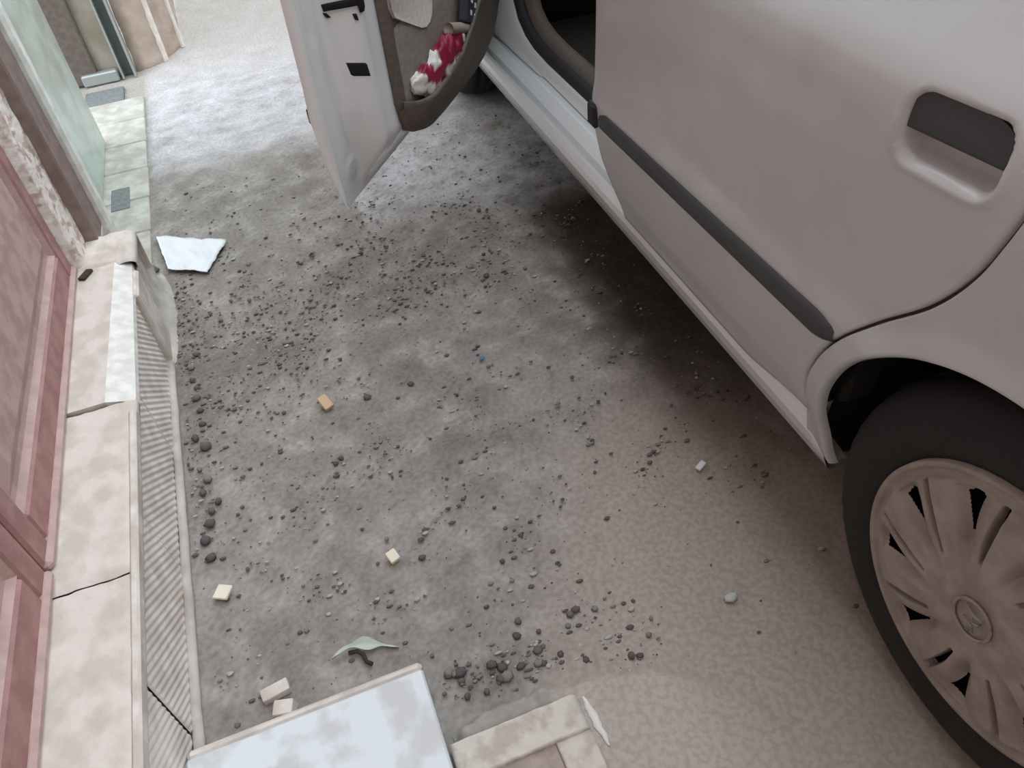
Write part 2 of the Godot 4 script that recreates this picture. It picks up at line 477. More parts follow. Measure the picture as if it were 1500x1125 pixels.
# ---------------------------------------------------------------- doorstep with fluted tiles
func doorstep() -> void:
	var s := node("trim_1")
	tag(s, "raised cement doorstep with a diagonal ribbed tile riser", "", "", "structure")
	# core
	box("core", Vector3(-0.7, -0.02, -1.78), Vector3(-0.382, 0.185, 0.6), M.cement, s, 0.003)
	# far tread with its sloping nosing
	var ft := mb(false)
	prism(ft, PackedVector2Array([Vector2(-0.62, -1.675), Vector2(-0.398, -1.675), Vector2(-0.4125, -1.192), Vector2(-0.62, -1.192)]), 1, 0.17, 0.211)
	put("tread", done(ft), M.tread, s)
	var st := mb(false)
	var far := -1.672
	var near := -1.192
	var pf := PackedVector2Array([Vector2(-0.399, 0.2115), Vector2(-0.384, 0.204), Vector2(-0.368, 0.196), Vector2(-0.366, 0.185), Vector2(-0.40, 0.185)])
	var pn := PackedVector2Array([Vector2(-0.413, 0.2115), Vector2(-0.388, 0.203), Vector2(-0.366, 0.193), Vector2(-0.364, 0.182), Vector2(-0.41, 0.182)])
	for k in 5:
		var k2 := (k + 1) % 5
		quad(st, Vector3(pf[k].x, pf[k].y, far), Vector3(pn[k].x, pn[k].y, near), Vector3(pn[k2].x, pn[k2].y, near), Vector3(pf[k2].x, pf[k2].y, far))
	for k in [1, 2, 3]:
		tri(st, Vector3(pn[0].x, pn[0].y, near), Vector3(pn[k].x, pn[k].y, near), Vector3(pn[k + 1].x, pn[k + 1].y, near))
	put("nosing", done(st), M.nosing, s)
	# near treads, chipped and patched with cement
	var parts := [[-1.186, -0.80], [-0.797, -0.40], [-0.397, 0.0], [0.003, 0.6]]
	for p in parts:
		var g := mb()
		var rows := []
		var n := 40
		for i in n + 1:
			var z := lerpf(p[0], p[1], i / float(n))
			var row := PackedVector3Array()
			row.append(Vector3(-0.62, 0.15, z))
			for j in 25:
				var x := -0.62 + (0.258) * j / 24.0
				var y := 0.209 + 0.0025 * fine.get_noise_2d(x * 16.0, z * 16.0) + 0.002 * fine.get_noise_2d(x * 60.0, z * 60.0)
				if j == 24: y -= 0.004
				if i == 0 or i == n: y -= 0.004
				row.append(Vector3(x, y, z))
			row.append(Vector3(-0.3605, 0.198, z))
			row.append(Vector3(-0.361, 0.188, z))
			row.append(Vector3(-0.385, 0.186, z))
			rows.append(row)
		grid(g, rows)
		put("tread", done(g), M.tread, s)
	box("edge_strip", Vector3(-0.3725, 0.19, -1.150), Vector3(-0.3595, 0.2125, 0.6), M.pale_plaster, s, 0.003)
	# cement pad at the far end
	var pad := mb()
	var rws := []
	for i in 17:
		var z := lerpf(-1.66, -1.80, i / 16.0)
		var row := PackedVector3Array()
		row.append(Vector3(-0.49, 0.12, z))
		for j in 21:
			var x := lerpf(-0.478, -0.357, j / 20.0)
			var y := 0.216 + 0.005 * fine.get_noise_2d(x * 22.0 + 5.0, z * 22.0)
			if i == 0 or i == 16: y -= 0.008
			if j > 18: y -= 0.004 * (j - 18)
			row.append(Vector3(x, y, z + 0.006 * fine.get_noise_2d(x * 20.0, i)))
		row.append(Vector3(-0.357, 0.19, z))
		row.append(Vector3(-0.375, 0.17, z))
		rws.append(row)
	var end := PackedVector3Array()
	for q in rws[16]: end.append(Vector3(q.x, 0.10, q.z))
	rws.append(end)
	grid(pad, rws)
	put("cement_pad", done(pad), M.pale_plaster, s)
	# plain slip of tile at the far end of the riser, then the cement haunch beyond it
	box("plain_slip", Vector3(-0.39, 0.0, -1.648), Vector3(-0.3575, 0.192, -1.542), M.pale_plaster, s, 0.004)
	var hn := mb()
	var rr := []
	for i in 25:
		var t := i / 24.0
		var row := PackedVector3Array()
		var z := lerpf(-1.52, -1.95, t)
		var top := lerp_list([[0.0, 0.03], [0.24, 0.05], [0.33, 0.17], [0.62, 0.185], [0.72, 0.12], [1.0, 0.0]], t)
		var outx := lerp_list([[0.0, -0.343], [0.5, -0.336], [0.8, -0.345], [1.0, -0.372]], t)
		for j in 13:
			var u := j / 12.0
			var y := top * pow(1.0 - u, 1.5)
			var x := lerpf(-0.372, outx, u) - 0.012 * sin(u * PI)
			x += 0.004 * fine.get_noise_2d(z * 20.0, y * 20.0)
			row.append(Vector3(x, y - (0.01 if j == 12 else 0.0), z))
		row.insert(0, Vector3(-0.46, top, z))
		rr.append(row)
	grid(hn, rr)
	put("cement_haunch", done(hn), M.cement, s)
	# ribbed tiles
	var tile_len := 0.2995
	var tm := mb()
	var tr := []
	var ny := 76
	var nz := 112
	for i in ny + 1:
		var y := 0.004 + 0.183 * i / ny
		var row := PackedVector3Array()
		for j in nz + 1:
			var z := -tile_len * 0.5 + tile_len * j / nz
			# ribs run down towards the far end of the lane
			var w := (y * cos(deg_to_rad(41.0)) - z * sin(deg_to_rad(41.0))) / 0.01158
			var hgt := 0.0015 * (0.5 + 0.5 * sin(TAU * w))
			if i == 0 or i == ny or j == 0 or j == nz: hgt = -0.002
			row.append(Vector3(hgt, y, z))
		tr.append(row)
	grid(tm, tr)
	var tmesh := done(tm)
	for k in 6:
		var t := put("ribbed_tile", tmesh, M.tile, s)
		t.position = Vector3(-0.369 - 0.0015 * (k % 2), 0.0, -1.538 + 0.3 * k + 0.15 + (0.004 if k > 2 else 0.0))
	# mortar bead at the foot
	var bead := mb()
	var path := []
	for i in 60:
		var z := lerpf(-1.53, 0.5, i / 59.0)
		path.append(Vector3(-0.362 + 0.003 * fine.get_noise_1d(z * 9.0), 0.003 + 0.002 * fine.get_noise_1d(z * 20.0 + 7.0), z))
	tube(bead, path, 0.009, 10, 0.8)
	put("mortar_bead", done(bead), M.cement, s)

# ---------------------------------------------------------------- the shop front further up the lane
func far_facade() -> void:
	var w := node("wall_back")
	tag(w, "", "", "", "structure")
	box("dark_post", Vector3(-0.9, 0.0, -3.6), Vector3(-0.548, 3.0, -3.46), M.dark_brown, w, 0.006)
	box("recess_panel", Vector3(-0.56, 0.0, -3.60), Vector3(-0.45, 3.0, -3.49), M.olive, w, 0.003)
	box("shutter_rail", Vector3(-0.612, 0.0, -3.475), Vector3(-0.476, 0.042, -3.44), M.steel, w, 0.005)
	var ch := mb(false)
	prism(ch, PackedVector2Array([Vector2(-0.466, -3.5), Vector2(-0.466, -3.45), Vector2(-0.459, -3.45), Vector2(-0.459, -3.492), Vector2(-0.421, -3.492), Vector2(-0.421, -3.45), Vector2(-0.412, -3.45), Vector2(-0.412, -3.5)]), 1, 0.0, 3.0)
	put("guide_channel", done(ch), M.steel, w)
	box("channel_back", Vector3(-0.46, 0.0, -3.5), Vector3(-0.42, 3.0, -3.488), M.steel_dark, w, 0.001)
	var st := mb()
	var rows := []
	var foot := [Vector2(-0.411, -3.60), Vector2(-0.411, -3.505), Vector2(-0.36, -3.52), Vector2(-0.315, -3.54), Vector2(-0.300, -3.555), Vector2(-0.293, -3.575), Vector2(-0.262, -3.62), Vector2(-0.235, -3.665), Vector2(-0.222, -3.69), Vector2(-0.222, -3.75), Vector2(-0.23, -4.6), Vector2(-0.2, -10.0)]
	for i in 60:
		var y := 3.0 * pow(i / 59.0, 1.6) + 0.0
		var row := PackedVector3Array()
		for q in foot:
			var dx := 0.006 * fine.get_noise_2d(q.x * 25.0 + q.y * 9.0, y * 14.0)
			row.append(Vector3(q.x + dx, y, q.y + dx))
		rows.append(row)
	grid(st, rows)
	put("plaster_pillar", done(st), M.pink_plaster, w)
	var eb := mb()
	tube(eb, [Vector3(-0.296, 0.0, -3.562), Vector3(-0.295, 1.0, -3.56), Vector3(-0.296, 3.0, -3.562)], 0.013, 8)
	put("corner_bead", done(eb), M.pale_plaster, w)
	var eb2 := mb()
	tube(eb2, [Vector3(-0.222, 0.0, -3.688), Vector3(-0.223, 1.0, -3.69), Vector3(-0.222, 3.0, -3.69)], 0.011, 8)
	put("corner_bead", done(eb2), M.pale_plaster, w)
	box("upper_wall", Vector3(-0.9, 3.0, -10.0), Vector3(-0.3, 7.5, -3.55), M.plaster, w, 0.01)

func lane_shell() -> void:
	var r := box("unseen_wall_right", Vector3(2.11, -0.1, -14.0), Vector3(2.5, 1.9, 2.6), M.plaster, self, 0.01)  # out of view; closeness and height set to shape light round the car
	tag(r, "", "", "", "structure")
	var e := box("unseen_wall_end", Vector3(-1.0, -0.1, 2.6), Vector3(2.9, 5.0, 2.9), M.plaster, self, 0.01)  # out of view; made tall to hold back light from behind
	tag(e, "", "", "", "structure")
	var f := box("unseen_wall_far", Vector3(-1.0, -0.1, -10.5), Vector3(2.9, 4.0, -10.0), M.plaster, self, 0.01)  # out of view; added to block light from the open lane end
	tag(f, "", "", "", "structure")

# ---------------------------------------------------------------- slab, chamber cover, kerb
func slab_and_cover() -> void:
	var st := mb(false)
	cbox(st, Vector3(0, 0.026, 0.007), Vector3(0.342, 0.048, 0.546), 0.003)
	var slab := put("marble_slab", done(st), M.marble)
	slab.position = Vector3(-0.195, 0.0, -0.311)
	box("edge_band", Vector3(-0.171, 0.004, -0.281), Vector3(0.171, 0.0465, -0.266), M.pale_plaster, slab, 0.005)
	tag(slab, "white stained marble slab lying at the foot of the ribbed tile riser", "stone slab")
	var c := node("chamber_cover", Vector3(0.075, 0.0, -0.30))
	tag(c, "square cement chamber cover with a raised pale frame beside the marble slab", "manhole cover")
	for b in [[Vector3(-0.095, 0.0, -0.166), Vector3(0.095, 0.03, -0.112)], [Vector3(0.043, 0.0, -0.112), Vector3(0.095, 0.0295, 0.25)], [Vector3(-0.095, 0.0, -0.112), Vector3(-0.06, 0.0285, 0.25)]]:
		var f := mb()
		var rows := []
		var lo: Vector3 = b[0]
		var hi: Vector3 = b[1]
		for i in 31:
			var row := PackedVector3Array()
			var z := lerpf(lo.z, hi.z, i / 30.0)
			row.append(Vector3(lo.x, 0.0, z))
			for j in 31:
				var x := lerpf(lo.x, hi.x, j / 30.0)
				var y := hi.y + 0.0025 * fine.get_noise_2d(x * 24.0, z * 24.0)
				if i == 0 or j == 0 or i == 30 or j == 30: y -= 0.005
				row.append(Vector3(x + 0.003 * fine.get_noise_2d(z * 18.0, 4.0) * (1.0 if j == 30 else 0.0), y, z))
			row.append(Vector3(hi.x, 0.0, z))
			rows.append(row)
		var e0 := PackedVector3Array()
		for q in rows[0]: e0.append(Vector3(q.x, 0, q.z))
		var e1 := PackedVector3Array()
		for q in rows[30]: e1.append(Vector3(q.x, 0, q.z))
		rows.insert(0, e0)
		rows.append(e1)
		grid(f, rows)
		put("frame", done(f), M.cover_cement, c)
	box("lid", Vector3(-0.064, 0.0, -0.115), Vector3(0.045, 0.021, 0.25), M.pink_cement, c, 0.003)
	# worn kerb ridge behind the cover
	var k := mb()
	var rows := []
	for i in 41:
		var t := i / 40.0
		var x := lerpf(-0.012, 0.135, t)
		var wob := 0.006 * fine.get_noise_1d(x * 30.0)
		var hgt := 0.026 * smooth(0.0, 0.12, t) * (1.0 - 0.25 * smooth(0.75, 0.82, t) + 0.25 * smooth(0.86, 0.92, t)) + 0.003
		var back := lerpf(-0.482, -0.492, smooth(0.0, 0.5, t)) + wob
		rows.append(PackedVector3Array([Vector3(x, -0.005, back - 0.006), Vector3(x, hgt * 0.7, back - 0.002), Vector3(x, hgt, back + 0.006), Vector3(x, hgt * 0.95, -0.474), Vector3(x, hgt * 0.9, -0.466), Vector3(x, 0.0, -0.464)]))
	grid(k, rows)
	var kr := put("cement_kerb", done(k), M.kerb_cement)
	tag(kr, "low worn grey cement ridge along the back of the chamber cover", "kerb")
	var lm := mb()
	var lr := []
	for i in 15:
		var t := i / 14.0
		var z := lerpf(-0.462, -0.385, t)
		var cx := 0.181 + 0.006 * t + 0.003 * fine.get_noise_1d(t * 6.0)
		var wd := (0.0045 + 0.002 * fine.get_noise_1d(t * 30.0)) * sin(PI * clampf(t * 0.9 + 0.08, 0.0, 1.0)) + 0.001
		lr.append(PackedVector3Array([Vector3(cx - wd, 0.011, z), Vector3(cx - wd * 0.5, 0.014, z), Vector3(cx + wd * 0.5, 0.014, z), Vector3(cx + wd, 0.011, z)]))
	grid(lm, lr)
	var lp := put("lime_streak", done(lm), M.lime)
	tag(lp, "thin white dried lime streak along the right edge of the chamber cover", "lime streak")

# ---------------------------------------------------------------- the car
const SIDE := [[0.18, 0.03], [0.25, 0.002], [0.29, -0.006], [0.33, -0.018], [0.38, -0.028], [0.44, -0.036], [0.50, -0.040], [0.535, -0.0345], [0.60, -0.035], [0.70, -0.038], [0.765, -0.037], [0.79, -0.032], [0.81, -0.022], [0.84, 0.0], [0.88, 0.03], [0.93, 0.06], [0.96, 0.075]]
const DOOR_FRONT := [[0.268, -0.955], [0.29, -0.963], [0.32, -0.975], [0.38, -1.008], [0.45, -1.022], [0.55, -1.020], [0.67, -1.006], [0.80, -0.992], [0.93, -0.975]]
const DOOR_REAR := [[0.29, -0.331], [0.31, -0.332], [0.343, -0.336], [0.38, -0.331], [0.404, -0.323], [0.472, -0.289], [0.537, -0.238], [0.602, -0.180], [0.664, -0.144], [0.714, -0.128], [0.80, -0.112], [0.93, -0.095]]
const ARCH := [[-40.0, 0.275], [-3.0, 0.289], [11.0, 0.307], [24.0, 0.314], [37.0, 0.318], [62.0, 0.314], [90.0, 0.309], [125.0, 0.312], [160.0, 0.312], [190.0, 0.29], [220.0, 0.28]]

func side_x(y: float, z: float) -> float:
	var x := (lerp_list(SIDE, y - 0.006) + lerp_list(SIDE, y) + lerp_list(SIDE, y + 0.006)) / 3.0
	if z > 0.2: x += 0.5 * pow(z - 0.2, 2.0)
	if z < -2.3: x += 0.35 * pow(-2.3 - z, 2.0)
	return x

func handle_depth(z: float, y: float) -> float:
	# the scooped recess of the rear door handle
	var p := Vector2(z + 0.2195, y - 0.762).rotated(-0.06)
	var q := p.abs() - Vector2(0.063, 0.035) + Vector2(0.024, 0.024)
	var d := Vector2(maxf(q.x, 0.0), maxf(q.y, 0.0)).length() + minf(maxf(q.x, q.y), 0.0) - 0.024
	return 0.026 * smooth(0.0015, -0.014, d) - 0.003 * smooth(0.009, 0.0, absf(d - 0.003)) * smooth(0.775, 0.745, y)

func car() -> void:
	var car := node("car", CAR_AT)
	car.rotation.y = CAR_TURN
	tag(car, "white hatchback car parked along the right side with its front door open", "car")
	rear_door(car)
	quarter(car, "rear_quarter_panel", 0.0, false)
	quarter(car, "front_wing", -2.36, true)
	sill(car)
	shell(car)
	wheels(car)
	front_door(car)

func rear_door(car: Node3D) -> void:
	var st := mb()
	var rows := []
	var ys := PackedFloat32Array()
	var y := 0.268
	while y < 0.932:
		ys.append(y)
		y += 0.0045 if y > 0.70 and y < 0.82 else 0.009
	ys.append(0.935)
	for yy in ys:
		var a := curve_list(DOOR_FRONT, yy)
		var b := curve_list(DOOR_REAR, yy) - 0.0035
		var row := PackedVector3Array()
		row.append(Vector3(side_x(yy, a) + 0.03, yy, a + 0.004))
		row.append(Vector3(side_x(yy, a) + 0.004, yy, a))
		for j in 161:
			var t := j / 160.0
			t = lerpf(t, 1.0 - pow(1.0 - t, 1.6), 0.7)
			var z := lerpf(a + 0.004, b - 0.004, t)
			var y2 := yy + 0.03 * smooth(-0.52, -0.335, z) * (1.0 - smooth(0.268, 0.34, yy))
			row.append(Vector3(side_x(y2, z) + handle_depth(z, y2), y2, z))
		var yb := yy + 0.03 * (1.0 - smooth(0.268, 0.34, yy))
		row.append(Vector3(side_x(yb, b) + 0.004, yb, b))
		row.append(Vector3(side_x(yb, b) + 0.022, yb, b))
		rows.append(row)
	var low := PackedVector3Array()
	for q in rows[0]: low.append(Vector3(maxf(q.x, 0.016), q.y - 0.003, q.z))
	rows.insert(0, low)
	grid(st, rows, true)
	var door := put("rear_door", done(st), M.paint, car)
	# black rubbing strip
	var ms := mb()
	var mr := []
	for i in 61:
		var t := i / 60.0
		var z := lerpf(-0.992, -0.292, t)
		var lo := lerpf(0.4545, 0.460, t)
		var hi := lerpf(0.4885, 0.498, t)
		if t > 0.95:
			lo += 0.012 * smooth(0.95, 1.0, t) * 0.6
			hi -= 0.006 * smooth(0.95, 1.0, t)
		if t < 0.05: hi -= 0.010 * smooth(0.05, 0.0, t)
		var x0 := side_x((lo + hi) * 0.5, z)
		var end := 0.006 if i == 0 or i == 60 else 0.0
		mr.append(PackedVector3Array([Vector3(x0 + 0.008, lo, z), Vector3(x0 - 0.005 + end, lo + 0.002, z), Vector3(x0 - 0.008 + end, lo + 0.008, z), Vector3(x0 - 0.008 + end, hi - 0.008, z), Vector3(x0 - 0.004 + end, hi - 0.002, z), Vector3(x0 + 0.008, hi, z)]))
	grid(ms, mr, true)
	put("rubbing_strip", done(ms), M.black_trim, door)
	var cap := mb(false)
	cbox(cap, Vector3(-0.033, 0.468, -1.016), Vector3(0.026, 0.046, 0.034), 0.005)
	put("strip_end_cap", done(cap), M.rubber, door)
	# dark pull flap in the upper half of the recess
	var fl := mb()
	var fr := []
	for i in 13:
		var v := i / 12.0
		var row := PackedVector3Array()
		for j in 25:
			var u := j / 24.0
			var z := lerpf(-0.2775, -0.1615, u)
			var low_y := lerpf(0.7535, 0.7615, u)
			var top := 0.7955 - 0.012 * pow(absf(u * 2.0 - 1.0), 6.0)
			var yy := lerpf(low_y, top, v)
			row.append(Vector3(side_x(yy, z) + 0.0065 + 0.004 * (1.0 - v) * 0.0, yy, z))
		fr.append(row)
	var under := PackedVector3Array()
	for q in fr[0]: under.append(Vector3(q.x + 0.02, q.y + 0.001, q.z))
	fr.insert(0, under)
	grid(fl, fr, true)
	put("door_handle", done(fl), M.black_trim, door)
	# window and frame
	var gl := mb()
	grid(gl, [PackedVector3Array([Vector3(0.075, 0.93, -0.97), Vector3(0.085, 0.93, -0.1)]), PackedVector3Array([Vector3(0.25, 1.40, -0.93), Vector3(0.26, 1.38, 0.02)])])
	put("side_window", done(gl), M.glass, door)

func quarter(car: Node3D, called: String, zc: float, front: bool) -> void:
	var inside := func(z: float, y: float) -> bool:
		if y > 0.93 or y < 0.232: return false
		if front: return z < -2.035 and z > -2.98 and y < 0.93 - 0.19 * clampf((-2.05 - z) / 0.9, 0.0, 1.0)
		if z > 0.62: return false
		return z > (curve_list(DOOR_REAR, y) + 0.0025 if y > 0.296 else -0.338)
	var st := mb()
	var rows := []
	for i in 241:
		var ang := lerpf(-9.0, 189.0, i / 240.0)
		var aa := ang if not front else 180.0 - ang
		var d := Vector2(-cos(deg_to_rad(ang)), sin(deg_to_rad(ang)))
		var r0 := curve_list(ARCH, aa)
		var lo := r0 + 0.002
		var hi := 1.3
		var r := lo
		while r < hi and inside.call(zc + d.x * r, 0.275 + d.y * r): r += 0.01
		hi = r
		lo = maxf(r - 0.012, r0 + 0.001)
		for k in 14:
			var mid := (lo + hi) * 0.5
			if inside.call(zc + d.x * mid, 0.275 + d.y * mid): lo = mid
			else: hi = mid
		var row := PackedVector3Array()
		var rr := [[r0 - 0.002, 0.014], [r0 - 0.002, 0.009], [r0, 0.004], [r0 + 0.003, 0.0]]
		for q in rr:
			var z: float = zc + d.x * q[0]
			var y: float = 0.275 + d.y * q[0]
			row.append(Vector3(side_x(y, z) + q[1] - 0.006, y, z))
		for k in 25:
			var rad := lerpf(minf(r0 + 0.006, lo), lo, k / 24.0)
			var z := zc + d.x * rad
			var y := 0.275 + d.y * rad
			row.append(Vector3(side_x(y, z) - 0.006 * smooth(0.04, 0.0, rad - r0), y, z))
		var e := row[row.size() - 1]
		row.append(e + Vector3(0.004, 0, 0) + Vector3(0, d.y, d.x) * 0.001)
		row.append(e + Vector3(0.03, 0, 0))
		rows.append(row)
	grid(st, rows, front)
	var p := put(called, done(st), M.paint, car)
	# dark liner of the wheel arch
	var ln := mb()
	var lr := []
	for i in 49:
		var ang := deg_to_rad(lerpf(-14.0, 194.0, i / 48.0))
		var row := PackedVector3Array()
		for x in [0.02, 0.08, 0.14, 0.2, 0.26]:
			row.append(Vector3(x, 0.275 + 0.325 * sin(ang), zc - 0.325 * cos(ang)))
		row.append(Vector3(0.26, 0.275, zc))
		lr.append(row)
	grid(ln, lr)
	put("arch_liner", done(ln), M.black, p)
	if not front:
		# dark seal behind the shut line
		var sl := mb()
		var sr := []
		for i in 40:
			var y := lerpf(0.297, 0.93, i / 39.0)
			var z := curve_list(DOOR_REAR, y)
			var x := side_x(y, z)
			sr.append(PackedVector3Array([Vector3(x + 0.010, y, z - 0.012), Vector3(x + 0.009, y, z), Vector3(x + 0.010, y, z + 0.012)]))
		grid(sl, sr)
		put("shut_line_seal", done(sl), M.gap, p)

func sweep_z(prof: Array, za: float, zb: float, n := 24) -> SurfaceTool:
	var st := mb(false)
	var rows := []
	for i in n + 1:
		var row := PackedVector3Array()
		for p in prof: row.append(Vector3(p[0], p[1], lerpf(za, zb, i / float(n))))
		rows.append(row)
	grid(st, rows)
	return st

func opening_path(off: float) -> Array:
	# the rim of the front door opening in (z, y), offset upwards and inwards
	var pts := [Vector2(-0.96, 0.0), Vector2(-1.2, 0.0), Vector2(-1.45, 0.0), Vector2(-1.60, 0.0), Vector2(-1.70, 0.006), Vector2(-1.77, 0.022), Vector2(-1.83, 0.055), Vector2(-1.87, 0.11), Vector2(-1.895, 0.19), Vector2(-1.91, 0.32), Vector2(-1.92, 0.6)]
	var out := []
	for i in pts.size():
		var t: Vector2 = (pts[mini(i + 1, pts.size() - 1)] - pts[maxi(i - 1, 0)]).normalized()
		var nn := Vector2(-t.y, t.x)
		if nn.y < 0 or (absf(nn.y) < 0.05 and nn.x < 0): nn = -nn
		out.append(pts[i] + nn * off)
	return out

func sill(car: Node3D) -> void:
	var prof := [[0.10, 0.19], [0.045, 0.187], [0.026, 0.19], [0.018, 0.20], [0.008, 0.225], [0.002, 0.248], [0.004, 0.262], [0.010, 0.276], [0.015, 0.282], [0.0175, 0.272], [0.0205, 0.262], [0.0235, 0.268], [0.0265, 0.288], [0.034, 0.295], [0.045, 0.304], [0.049, 0.3065], [0.052, 0.304], [0.0535, 0.296], [0.064, 0.297], [0.073, 0.304]]
	var whole := sweep_z(prof, -2.045, -0.326, 30)
	whole.append_from(done(sweep_z(prof.slice(0, 7), -0.326, -0.298, 2)), 0, Transform3D())
	var s := put("sill", done(whole), M.inner_paint, car)
	box("sill_end", Vector3(0.03, 0.195, -0.37), Vector3(0.30, 0.55, -0.338), M.black, s, 0.004)
	# the rising flange round the opening, then the rubber seal and the plastic tread plate
	for part in [["opening_flange", [[0.073, 0.306], [0.0755, 0.316], [0.080, 0.328], [0.085, 0.336], [0.090, 0.337]], M.inner_paint], ["weather_seal", [[0.086, 0.334], [0.088, 0.348], [0.096, 0.357], [0.106, 0.358], [0.113, 0.350], [0.114, 0.338]], M.rubber], ["tread_plate", [[0.112, 0.352], [0.120, 0.366], [0.135, 0.371], [0.150, 0.368], [0.158, 0.345], [0.162, 0.30]], M.trim_brown]]:
		var st := mb()
		var rows := []
		for q in part[1]:
			var row := PackedVector3Array()
			for p in opening_path(q[1] - 0.306):
				row.append(Vector3(q[0], p.y + 0.306, p.x))
			rows.append(row)
		grid(st, rows, true)
		put(part[0], done(st), part[2], s)
	# hinge pillar in front of the opening
	var hp := mb()
	var low := opening_path(0.0)
	var hr := []
	for i in low.size():
		var p: Vector2 = low[i]
		if i < 3: continue
		hr.append(PackedVector3Array([Vector3(0.073, p.y + 0.306, p.x), Vector3(0.068, lerpf(0.302, p.y + 0.306, 0.6), minf(p.x - 0.02, -1.45)), Vector3(0.06, maxf(0.304, p.y + 0.30), -2.05)]))
	grid(hp, hr)
	put("hinge_pillar", done(hp), M.inner_paint, s)

func shell(car: Node3D) -> void:
	# floor pan, inner body and cabin
	var ub := mb(false)
	cbox(ub, Vector3(0.74, 0.225, -1.19), Vector3(1.36, 0.07, 1.72), 0.02)
	cbox(ub, Vector3(0.74, 0.235, -1.17), Vector3(0.94, 0.09, 3.5), 0.02)
	put("underbody", done(ub), M.black, car)
	var cab := mb(false)
	cbox(cab, Vector3(0.74, 0.285, -1.2), Vector3(1.2, 0.05, 1.9), 0.01)
	put("floor_carpet", done(cab), M.carpet, car)
	var inner := mb(false)
	cbox(inner, Vector3(0.055, 0.60, -0.62), Vector3(0.06, 0.58, 0.62), 0.01)
	put("inner_side", done(inner), M.carpet, car)
	box("centre_pillar", Vector3(0.04, 0.29, -0.985), Vector3(0.12, 1.40, -0.88), M.black, car, 0.012)
	for sx in [[0.2, 0.64], [0.84, 1.28]]:
		var se := mb()
		var c := Vector3((sx[0] + sx[1]) * 0.5, 0.0, -1.30)
		cbox(se, c + Vector3(0, 0.43, 0), Vector3(0.44, 0.22, 0.48), 0.05)
		cbox(se, c + Vector3(0, 0.78, 0.27), Vector3(0.42, 0.60, 0.14), 0.05)
		put("front_seat", done(se), M.seat, car)
	var rs := mb()
	cbox(rs, Vector3(0.74, 0.46, -0.35), Vector3(1.16, 0.25, 0.5), 0.05)
	cbox(rs, Vector3(0.74, 0.8, -0.1), Vector3(1.16, 0.6, 0.14), 0.05)
	put("rear_seat", done(rs), M.seat, car)
	var ds := mb()
	cbox(ds, Vector3(0.74, 0.78, -1.86), Vector3(1.28, 0.28, 0.28), 0.06)
	cbox(ds, Vector3(0.74, 0.5, -1.98), Vector3(1.28, 0.5, 0.08), 0.02)
	put("dashboard", done(ds), M.black, car)
	# bonnet, roof, tail and the far side
	var sheet := func(called: String, zy: Array, mtl: Material) -> void:
		var st := mb()
		var rows := []
		for p in zy:
			var row := PackedVector3Array()
			for j in 17:
				var u := j / 16.0 * 2.0 - 1.0
				var hw: float = p[2]
				row.append(Vector3(0.74 + u * hw, p[1] - p[3] * pow(absf(u), 3.0), p[0] + p[4] * u * u))
			rows.append(row)
		grid(st, rows)
		put(called, done(st), mtl, car)
	sheet.call("bonnet", [[-2.98, 0.66, 0.55, 0.05, 0.16], [-2.9, 0.76, 0.60, 0.05, 0.12], [-2.6, 0.86, 0.66, 0.05, 0.05], [-2.2, 0.93, 0.68, 0.04, 0.0], [-1.98, 0.97, 0.69, 0.04, 0.0]], M.paint)
	sheet.call("front_bumper", [[-2.98, 0.66, 0.55, 0.05, 0.16], [-3.03, 0.56, 0.60, 0.0, 0.2], [-3.05, 0.40, 0.68, 0.0, 0.25], [-3.0, 0.2, 0.66, 0.0, 0.25]], M.paint)
	sheet.call("windscreen", [[-1.98, 0.97, 0.66, 0.03, 0.10], [-1.6, 1.22, 0.58, 0.03, 0.08], [-1.28, 1.42, 0.50, 0.03, 0.05]], M.glass)
	sheet.call("roof", [[-1.3, 1.42, 0.51, 0.04, 0.05], [-1.0, 1.47, 0.53, 0.04, 0.0], [-0.4, 1.49, 0.53, 0.04, 0.0], [0.2, 1.46, 0.50, 0.05, 0.0], [0.42, 1.42, 0.46, 0.05, -0.04]], M.paint)
	sheet.call("rear_window", [[0.42, 1.42, 0.46, 0.05, -0.04], [0.62, 0.96, 0.58, 0.02, -0.10]], M.glass)
	sheet.call("tailgate", [[0.62, 0.96, 0.60, 0.02, -0.10], [0.70, 0.75, 0.64, 0.0, -0.14], [0.74, 0.5, 0.66, 0.0, -0.16], [0.72, 0.24, 0.66, 0.0, -0.18]], M.paint)
	var far := mb()
	var rows := []
	for i in 20:
		var y := lerpf(0.2, 0.93, i / 19.0)
		var row := PackedVector3Array()
		for j in 41:
			var z := lerpf(-2.98, 0.62, j / 40.0)
			var yy := minf(y, 0.93 - 0.19 * clampf((-2.05 - z) / 0.9, 0.0, 1.0))
			row.append(Vector3(1.48 - side_x(yy, z), yy, z))
		rows.append(row)
	grid(far, rows)
	put("far_side", done(far), M.paint, car)
	var fg := mb()
	grid(fg, [PackedVector3Array([Vector3(1.40, 0.93, -1.9), Vector3(1.40, 0.93, 0.3)]), PackedVector3Array([Vector3(1.22, 1.42, -1.3), Vector3(1.22, 1.42, 0.3)])])
	grid(fg, [PackedVector3Array([Vector3(0.085, 0.93, 0.12), Vector3(0.12, 0.93, 0.58)]), PackedVector3Array([Vector3(0.25, 1.40, 0.30), Vector3(0.27, 1.40, 0.42)])])
	put("side_window", done(fg), M.glass, car)
